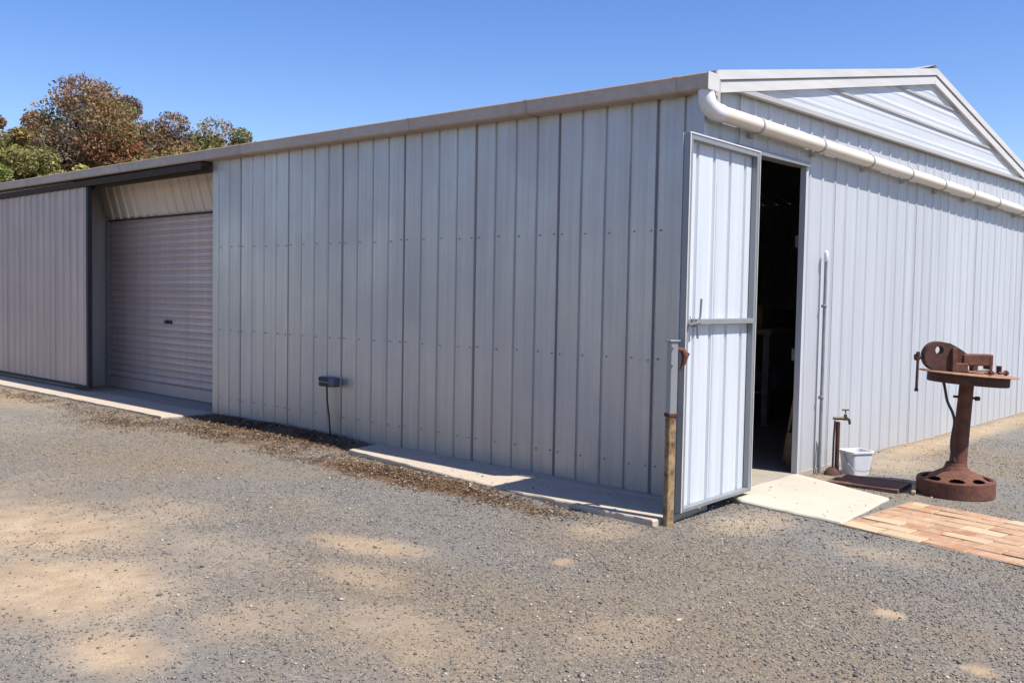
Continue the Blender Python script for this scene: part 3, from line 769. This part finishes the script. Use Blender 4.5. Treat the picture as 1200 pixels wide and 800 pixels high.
vi = empty('bench_vice', (VC[0], VC[1], GZ), VR, label='old dark rusted bench vice with a round eyed jaw', category='vice')
PTZ = lambda x: PT - (x - .055) * math.tan(math.radians(3.6))
# side plate with eye: star-shaped outline around the eye centre
EX, EZ = -.148, .918
outline = []
CX, CZ, CR = -.148, .880, .092
poly = []
for k in range(24): a = math.radians(75 + k * (250 - 75) / 23); poly.append((CX + CR * math.cos(a), CZ + CR * math.sin(a)))
poly += [(-.155, PTZ(-.155) + .002), (.03, PTZ(.03) + .002), (.035, .855), (.02, .905), (-.03, .935), (-.08, .962)]
def star(cx_, cz_, poly, n):
    out = []
    for k in range(n):
        a = 2 * math.pi * k / n; dx, dz = math.cos(a), math.sin(a); best = 0
        for i in range(len(poly)):
            (x1, z1), (x2, z2) = poly[i], poly[(i + 1) % len(poly)]
            ex, ez = x2 - x1, z2 - z1; den = dx * ez - dz * ex
            if abs(den) < 1e-9: continue
            t_ = ((x1 - cx_) * ez - (z1 - cz_) * ex) / den; s_ = ((x1 - cx_) * dz - (z1 - cz_) * dx) / den
            if t_ > 0 and -1e-6 <= s_ <= 1 + 1e-6: best = max(best, t_)
        out.append((cx_ + dx * best, cz_ + dz * best))
    return out
n = 64; outp = star(EX, EZ, poly, n); inn = [(EX + .027 * math.cos(2 * math.pi * k / n), EZ + .027 * math.sin(2 * math.pi * k / n)) for k in range(n)]
b = MB(); vs = []
for yy in (-.032, .032):
    vs += [(x, yy, z) for x, z in outp] + [(x, yy, z) for x, z in inn]
fs = []
for k in range(n):
    j = (k + 1) % n
    fs += [(k, j, n + j, n + k), (2 * n + j, 2 * n + k, 3 * n + k, 3 * n + j), (j, k, 2 * n + k, 2 * n + j), (n + k, n + j, 3 * n + j, 3 * n + k)]
b.add(vs, fs); b.build('eyed_jaw', 'rustdark', vi)
b = MB(); b.box(.0, .19, -.042, .042, .823, .896, .006); b.box(.166, .186, -.045, .045, .80, .892, .004); b.build('slide', 'rust', vi)
b = MB(); b.box(-.075, -.045, -.055, .055, PTZ(-.06), .935, .004); b.box(-.06, .03, -.05, .05, PTZ(-.02), .84, .006); b.build('fixed_jaw', 'rust', vi)
b = MB(); b.tube([(-.232, 0, .872), (-.285, 0, .870)], .013, 12); b.tube([(-.262, 0, .870), (-.288, 0, .870)], .021, 12); b.build('spindle', 'rustdark', vi)
b = MB(); b.tube([(-.275, -.014, .893), (-.279, -.016, .668)], .0085, 10); b.tube([(-.279, -.016, .672), (-.2792, -.016, .655)], .012, 10); b.tube([(-.275, -.014, .888), (-.2748, -.014, .905)], .012, 10); b.build('handle_bar', 'rustdark', vi)
b = MB(); b.box(.03, .17, -.05, .05, PTZ(.1) + .008, PTZ(.1) + .018, .002); b.box(.07, .10, -.03, .03, PTZ(.1) + .0185, .8225, .002); b.build('slide_shoe', 'rustplate', vi)
# loose iron on the table
def place_v(o, x, y, z, rz=0): 
    c_, s_ = math.cos(VR), math.sin(VR); o.location = (VC[0] + x * c_ - y * s_, VC[1] + x * s_ + y * c_, GZ + z); o.rotation_euler = (0, math.radians(3.6) if rz == 0 else 0, VR + rz)
for (x, y, L, rz, lab) in ((.235, -.06, .06, .4, 'short rusty bolt lying at the edge of the vice table'), (.12, -.16, .085, 1.2, 'longer rusty bolt lying in front of the vice slide')):
    be = empty('rusty_bolt', label=lab, category='bolt', group='loose bolts on the vice table')
    b = MB(); b.tube([(-L / 2, 0, 0), (L / 2, 0, 0)], .009, 8); b.build('shank', 'rust', be)
    b = MB(); b.tube([(L / 2, 0, 0), (L / 2 + .014, 0, 0)], .018, 6, smooth=False); b.build('head', 'rust', be)
    place_v(be, x, y, PTZ(x) + .018, rz)
nb_ = MB(); nb_.lathe([(.012, 0), (.026, 0), (.026, .022), (.012, .022), (.012, 0)], 6, smooth=False); no = nb_.build('rusty_nut', 'rust', label='large rusty hexagonal nut on the vice table', category='nut'); place_v(no, .205, .05, PTZ(.205) + .003)
br = MB(); br.box(-.05, .05, -.02, .02, 0, .008, .001); br.box(.042, .05, -.02, .02, .0082, .05, .001); bo = br.build('rusty_bracket', 'rust', label='bent rusty bracket lying under the vice slide', category='bracket'); place_v(bo, .20, -.02, PTZ(.2) + .008, .3)
b = MB()
hp = [(-.125, -.05, .725), (-.118, -.06, .68), (-.10, -.06, .60), (-.065, -.06, .53), (-.05, -.06, .47), (-.058, -.06, .40), (-.064, -.06, .33), (-.055, -.06, .26), (-.04, -.07, .215)]
sm = []
for i in range(len(hp) - 1):
    p0, p1, p2, p3 = (Vector(hp[max(i - 1, 0)]), Vector(hp[i]), Vector(hp[i + 1]), Vector(hp[min(i + 2, len(hp) - 1)]))
    for k in range(4):
        t_ = k / 4; sm.append(.5 * ((2 * p1) + (p2 - p0) * t_ + (2 * p0 - 5 * p1 + 4 * p2 - p3) * t_ ** 2 + (3 * p1 - p0 - 3 * p2 + p3) * t_ ** 3))
sm.append(Vector(hp[-1]))
b.tube(sm, .0085, 10); ho = b.build('rubber_hose', 'black', label='black hose hanging below the vice table beside its column', category='hose'); ho.location = VC; ho.rotation_euler = (0, 0, VR)

# ------------------------------------------------------------------ inside the shed, seen through the doorway
wb = empty('workbench', (4.2, 1.75, -.006), math.radians(8), label='steel workbench in the dark beyond the doorway', category='workbench')
b = MB(); b.box(-.9, .9, -.35, .35, .86, .91, .003); b.build('top', 'timber', wb)
for sx in (-.85, .85):
    for sy_ in (-.3, .3): b = MB(); b.box(sx - .03, sx + .03, sy_ - .03, sy_ + .03, 0, .859, .002); b.build('leg', 'beam', wb)
b = MB(); b.box(-.82, .82, -.3, .3, .3, .32, .002); b.build('shelf', 'timber', wb)
def crate(name, loc_, s, mat, label, rz=0):
    b = MB(); x, y, z = s; w = .012
    b.box(-x, x, -y, y, 0, w); b.box(-x, x, -y, -y + w, w, z); b.box(-x, x, y - w, y, w, z); b.box(-x, -x + w, -y + w, y - w, w, z); b.box(x - w, x, -y + w, y - w, w, z)
    o = b.build(name, mat, label=label, category='box'); o.location = loc_; o.rotation_euler = (0, 0, rz); return o
crate('cardboard_box', (3.7, 1.65, .905), (.2, .15, .22), 'cardboard', 'brown cardboard box on the workbench inside the shed', .2)
crate('blue_tub', (4.5, 1.75, .905), (.16, .14, .18), 'bluep', 'dark blue tub on the workbench inside the shed', -.1)
crate('parts_tray', (4.1, 1.65, .315), (.25, .2, .16), 'boxgrey', 'grey parts tray on the lower shelf of the workbench')
sk_ = MB(); sk_.add([(x, y, z) for (x, y, z) in rrect(.07, .05, 0)] + rrect(.08, .055, .08) + rrect(.075, .05, .2) + rrect(.065, .04, .24), [(i * 20 + k, i * 20 + (k + 1) % 20, (i + 1) * 20 + (k + 1) % 20, (i + 1) * 20 + k) for i in range(3) for k in range(20)] + [tuple(range(60, 80)), tuple(range(20))[::-1]], False)
so = sk_.build('paper_sack', 'sack', label='brown paper sack standing just inside the door jamb', category='sack'); so.location = (1.60, .16, -.005); so.rotation_euler = (0, 0, .3)
pl = MB(); pl.box(-.03, .03, -.01, .01, 0, 1.25, .002); po = pl.build('timber_batten', 'timber', label='thin timber batten leaning on the wall inside the shed', category='timber'); po.location = (1.75, .30, -.006); po.rotation_euler = (math.radians(9), 0, 0)
ld = empty('step_ladder', (3.0, 2.4, -.006), .3, label='metal ladder standing in the dark inside the shed', category='ladder')
for s in (-.2, .2): b = MB(); b.tube([(s, 0, 0), (s * .8, .35, 1.9)], .018, 8); b.build('rail', 'galv', ld)
for k in range(6): b = MB(); t_ = (k + 1) / 7; b.tube([(-.2 + .04 * t_, .35 * t_, 1.9 * t_), (.2 - .04 * t_, .35 * t_, 1.9 * t_)], .012, 8); b.build('rung', 'galv', ld)

# ------------------------------------------------------------------ loose gravel and leaf litter
def in_poly(x, y, P):
    r = np.zeros(x.shape, bool); n = len(P)
    for i in range(n):
        x1, y1 = P[i]; x2, y2 = P[(i + 1) % n]
        c_ = ((y1 > y) != (y2 > y)) & (x < (x2 - x1) * (y - y1) / (y2 - y1 + 1e-12) + x1); r ^= c_
    return r
def blocked(x, y):
    r = (x > -.035) & (y > -.035)
    r |= in_poly(x, y, [(-.52, 13), (-.5, 5.4), (0, 5.34), (0, 13)])
    r |= in_poly(x, y, [(-.365, 2.79), (-.57, 1.0), (-.592, -.13), (0, -.11), (0, 2.86)])
    r |= in_poly(x, y, [(.222, -.185), (.112, -.85), (.973, -.78), (1.31, 0), (.36, 0)])
    q = np.array([pp(-.01, -.03, 0), pp(.91, -.13, 0), pp(.91, 3.4, 0), pp(-.01, 3.4, 0)]); r |= in_poly(x, y, [tuple(a[:2]) for a in q])
    r |= (x - VC[0]) ** 2 + (y - VC[1]) ** 2 < .26 ** 2
    return r
OCT = np.array([(1, 0, 0), (-1, 0, 0), (0, 1, 0), (0, -1, 0), (0, 0, 1), (0, 0, -1)], float)
OF = np.array([(0, 2, 4), (2, 1, 4), (1, 3, 4), (3, 0, 4), (2, 0, 5), (1, 2, 5), (3, 1, 5), (0, 3, 5)])
def stones(x, y, size, name, label, flat=.6, lift=.25):
    n = len(x); q = RNG.normal(size=(n, 4)); q /= np.linalg.norm(q, axis=1)[:, None]
    w, a, b_, c_ = q.T
    Rm = np.stack([1 - 2 * (b_ * b_ + c_ * c_), 2 * (a * b_ - c_ * w), 2 * (a * c_ + b_ * w), 2 * (a * b_ + c_ * w), 1 - 2 * (a * a + c_ * c_), 2 * (b_ * c_ - a * w), 2 * (a * c_ - b_ * w), 2 * (b_ * c_ + a * w), 1 - 2 * (a * a + b_ * b_)], -1).reshape(n, 3, 3)
    co = OCT[None] * RNG.uniform(.65, 1.25, (n, 6, 1)) * (size[:, None, None] * RNG.uniform([.7, .55, .4], [1.2, 1, .8], (n, 1, 3)))
    co = np.einsum('nij,nkj->nki', Rm, co); co[..., 2] *= flat
    co[..., 0] += x[:, None]; co[..., 1] += y[:, None]; co[..., 2] += (gheight(x, y) + size * lift)[:, None]
    F = (OF[None] + 6 * np.arange(n)[:, None, None]).reshape(-1, 3)
    me = np_mesh(name, co.reshape(-1, 3), F); me.materials.append(M['stone']); return link(name, me, kind='stuff', label=label)
def scatter(n, x0, x1, y0, y1): return RNG.uniform(x0, x1, n), RNG.uniform(y0, y1, n)
xs, ys = [], []
for (nn, a) in ((140000, (-4.0, .3, -2.6, 2.2)), (48000, (-4.2, 0, 2.2, 6.5)), (26000, (.1, 4.6, -2.6, 0.0)), (9000, (4.6, 7.6, -2.6, 0))):
    x, y = scatter(nn, *a); keep = ~blocked(x, y)
    d_ = mask(x, y, PATCH) + 1.0 * (fbm(x, y, 3.1) - .5); keep &= RNG.random(nn) > np.clip(d_ * 1.15, 0, .93)
    keep &= RNG.random(nn) > np.clip(mask(x, y, LITTER), 0, .8)
    xs.append(x[keep]); ys.append(y[keep])
x = np.concatenate(xs); y = np.concatenate(ys)
stones(x, y, np.clip(RNG.lognormal(math.log(.0047), .36, len(x)), .003, .019), 'gravel', 'loose grey crushed gravel scattered over the yard')
n = 420; x = RNG.uniform(.1, 1.3, n); y = RNG.uniform(-1.6, -.05, n); k = in_poly(x, y, [(.24, -.2), (.13, -.83), (.95, -.76), (1.25, -.03), (.4, -.03)]) & (RNG.random(n) < .16 + .8 * np.exp(-((y + .8) / .07) ** 2)); x = x[k]; y = y[k]
x2 = RNG.uniform(-.56, -.05, 260); y2 = RNG.uniform(-.05, 2.6, 260); k = in_poly(x2, y2, [(-.36, 2.7), (-.54, 1.0), (-.57, -.1), (-.05, -.08), (-.05, 2.7)]); x = np.concatenate([x, x2[k]]); y = np.concatenate([y, y2[k]])
gh = gheight; gheight = lambda x, y: np.full_like(x, -.004)
stones(x, y, np.clip(RNG.lognormal(math.log(.0042), .4, len(x)), .002, .011), 'stray_gravel', 'a few stray gravel stones on the concrete slabs')
gheight = gh
# litter
def chips(n, items, name, label):
    x, y = [], []
    for (cx_, cy_, rx, ry, ro, am) in items:
        k = int(n * am * rx * ry / sum(i[2] * i[3] * i[5] for i in items))
        x.append(RNG.normal(cx_, rx * .62, k)); y.append(RNG.normal(cy_, ry * .62, k))
    x = np.concatenate(x); y = np.concatenate(y); kp = ~blocked(x, y) & (RNG.random(len(x)) < np.clip((fbm(x, y, 4.5) - .30) * 3.2, .04, 1)); x = x[kp]; y = y[kp]; n = len(x)
    a = RNG.uniform(0, 6.28, n); L = RNG.uniform(.004, .015, n); W = L * RNG.uniform(.2, .5, n)
    z = gheight(x, y) + RNG.uniform(.002, .014, n); tl = RNG.uniform(-.5, .5, (n, 2))
    ux, uy = np.cos(a), np.sin(a); co = np.zeros((n, 4, 3))
    for k, (s, t_) in enumerate(((-1, 0), (0, -1), (1, 0), (0, 1))):
        co[:, k, 0] = x + ux * L * s - uy * W * t_; co[:, k, 1] = y + uy * L * s + ux * W * t_
        co[:, k, 2] = z + L * s * tl[:, 0] + W * t_ * tl[:, 1] + (.003 if t_ else 0)
    F = np.arange(n * 4).reshape(n, 4); F = np.concatenate([F[:, [0, 1, 2]], F[:, [0, 2, 3]]])
    me = np_mesh(name, co.reshape(-1, 3), F); me.materials.append(M['litter']); return link(name, me, kind='stuff', label=label)
chips(30000, LITTER[:2] + LITTER[2:4] + LITTER[4:], 'leaf_litter', 'dry brown leaf litter heaped along the shed wall')

# ------------------------------------------------------------------ trees behind the shed
def bearing(u, dist):
    """ground point at a distance in the direction of photo column u"""
    a = YAW + math.atan((600 - u) / 1118.44); return CAM_POS.x + dist * math.cos(a), CAM_POS.y + dist * math.sin(a)
def tree(name, x, y, top, rx, rz_, palette, label, leaves, cat='tree', leaf=.05, seed=1, bare=0, clumps=60, low=0.0):
    rg = np.random.default_rng(seed); rn = random.Random(seed)
    root = empty(name, (x, y, GZ), rn.uniform(0, 6), label=label, category=cat, group='trees and shrubs behind the shed')
    czc = top - rz_
    b = MB(); tips = []
    tr = .05 + .05 * rx
    fork = max(.5, czc - rz_ * .55)
    b.tube([(0, 0, -.1), (.05, .02, fork * .5), (.0, .05, fork)], [tr * 1.3, tr, tr * .85], 9)
    for k in range(9):
        a = k * 2.4 + rn.uniform(-.4, .4); e = rn.uniform(.3, 1.2)
        dirv = Vector((math.cos(a) * math.cos(e) * rx, math.sin(a) * math.cos(e) * rx, math.sin(e) * rz_ * 1.5))
        p0 = Vector((0, .05, fork)); p1 = p0 + dirv * .4 + Vector((rn.uniform(-.1, .1), rn.uniform(-.1, .1), 0)); p2 = p0 + dirv * .62
        b.tube([p0, p1, p2], [tr * .6, tr * .35, tr * .12], 6)
        for q in range(3):
            w = p1.lerp(p2, rn.random()); e_ = w + Vector((rn.uniform(-.25, .25) * rx, rn.uniform(-.25, .25) * rx, rn.uniform(.0, .25) * rz_))
            b.tube([w, (w + e_) / 2 + Vector((0, 0, .05)), e_], [tr * .2, tr * .12, tr * .04], 5)
    b.build('trunk', 'bark', root)
    # crown: clumps of leaves through an uneven ellipsoid
    C = []
    while len(C) < clumps:
        v = rg.normal(size=3); v /= np.linalg.norm(v); r = rg.uniform(.35, 1) ** .55
        if v[2] < -.75 + low: continue
        bumpy = .90 + .2 * math.sin(3 * v[0] + seed) * math.sin(4 * v[1] + 2 * seed) + rg.uniform(-.08, .08)
        C.append((v * r * bumpy * np.array([rx, rx, rz_]) * 1.0, rg.uniform(.14, .30) * (rx + rz_) / 2))
    leaves = int(leaves * 2.7); per = leaves // clumps; co = []; colr = []
    pal = np.array(palette)
    for (c_, cr) in C:
        n = int(per * rg.uniform(.6, 1.4)); v = rg.normal(size=(n, 3)); v /= np.linalg.norm(v, axis=1)[:, None]
        p = c_ + v * (cr * rg.uniform(.3, 1.05, (n, 1)) ** .6) * np.array([1, 1, .8]) + np.array([0, 0, czc])
        a = rg.normal(size=(n, 3)); a /= np.linalg.norm(a, axis=1)[:, None]
        bb = np.cross(a, rg.normal(size=(n, 3))); bb /= np.linalg.norm(bb, axis=1)[:, None]
        L = leaf * rg.uniform(.6, 1.3, (n, 1)); W = L * rg.uniform(.3, .55, (n, 1))
        co.append(np.stack([p - a * L, p - bb * W, p + a * L, p + bb * W], 1))
        base = pal[rg.integers(len(pal))]; alt = pal[rg.integers(len(pal))]
        mixv = (rg.random((n, 1)) < .25); cl = np.where(mixv, alt, base) * rg.uniform(.65, 1.3, (n, 1))
        colr.append(np.repeat(cl[:, None, :], 4, 1))
    co = np.concatenate(co).reshape(-1, 3); cl = np.concatenate(colr).reshape(-1, 3)
    me = np_mesh('crown', co, np.arange(len(co)).reshape(-1, 4))
    at = me.attributes.new('col', 'FLOAT_COLOR', 'POINT'); at.data.foreach_set('color', np.concatenate([cl, np.ones((len(cl), 1))], 1).astype(np.float32).ravel())
    me.materials.append(M['leaf']); link('crown', me, root)
    return root
RED = (.25, .09, .055); RUST = (.25, .135, .06); OLIVE = (.20, .185, .07); GREY = (.165, .13, .105); DKG = (.10, .12, .05); YEL = (.33, .30, .09); LIME = (.22, .26, .07); ORG = (.30, .19, .075); PINK = (.40, .24, .21)
x, y = bearing(118, 28.5); tree('gum_tree', x, y, 6.72, 2.9, 2.6, [RUST, OLIVE, RUST, RED, OLIVE, OLIVE, GREY, RUST, OLIVE, ORG], 'tall domed tree with rusty brown and olive leaves behind the shed', 46000, seed=3, clumps=150)
x, y = bearing(52, 28.2); tree('gum_tree', x, y, 5.7, 1.4, 1.8, [OLIVE, GREY, RUST, ORG, DKG], 'olive tree with grey twigs left of the tall domed tree', 14000, seed=8, clumps=60)
x, y = bearing(176, 29.5); tree('gum_tree', x, y, 6.1, 1.8, 1.9, [RED, RUST, OLIVE, RUST, GREY], 'reddish brown tree between the domed tree and the yellow shrub', 14000, seed=5, clumps=60)
x, y = bearing(214, 29.8); tree('gum_tree', x, y, 6.0, 1.35, 1.8, [RUST, OLIVE, RED, ORG, OLIVE], 'small russet tree between the reddish tree and the yellow shrub', 13000, seed=21, clumps=55)
x, y = bearing(258, 29); tree('wattle_shrub', x, y, 5.85, 1.9, 1.8, [YEL, OLIVE, ORG, YEL, OLIVE], 'yellow green shrub showing low over the gutter line', 18000, 'shrub', seed=26, clumps=80)
x, y = bearing(8, 25.5); tree('wattle_shrub', x, y, 5.0, 1.3, 1.5, [LIME, OLIVE, YEL, OLIVE, ORG], 'bright green shrub above the far end of the gutter', 13000, 'shrub', seed=7, clumps=50)
x, y = bearing(110, 25.0); tree('wattle_shrub', x, y, 4.35, 1.3, 1.2, [YEL, LIME, YEL, OLIVE], 'low yellow shrub in front of the tall domed tree', 11000, 'shrub', seed=9, clumps=46)
x, y = bearing(180, 25.5); tree('wattle_shrub', x, y, 4.62, 1.1, 1.1, [YEL, LIME, OLIVE, YEL], 'pale yellow shrub below the reddish brown tree', 9000, 'shrub', seed=10, clumps=40)
x, y = bearing(-16, 27); tree('gum_tree', x, y, 5.95, .55, 1.3, [PINK, RUST, OLIVE, PINK], 'slim pinkish tree at the far end of the shed', 6000, seed=12, clumps=26)
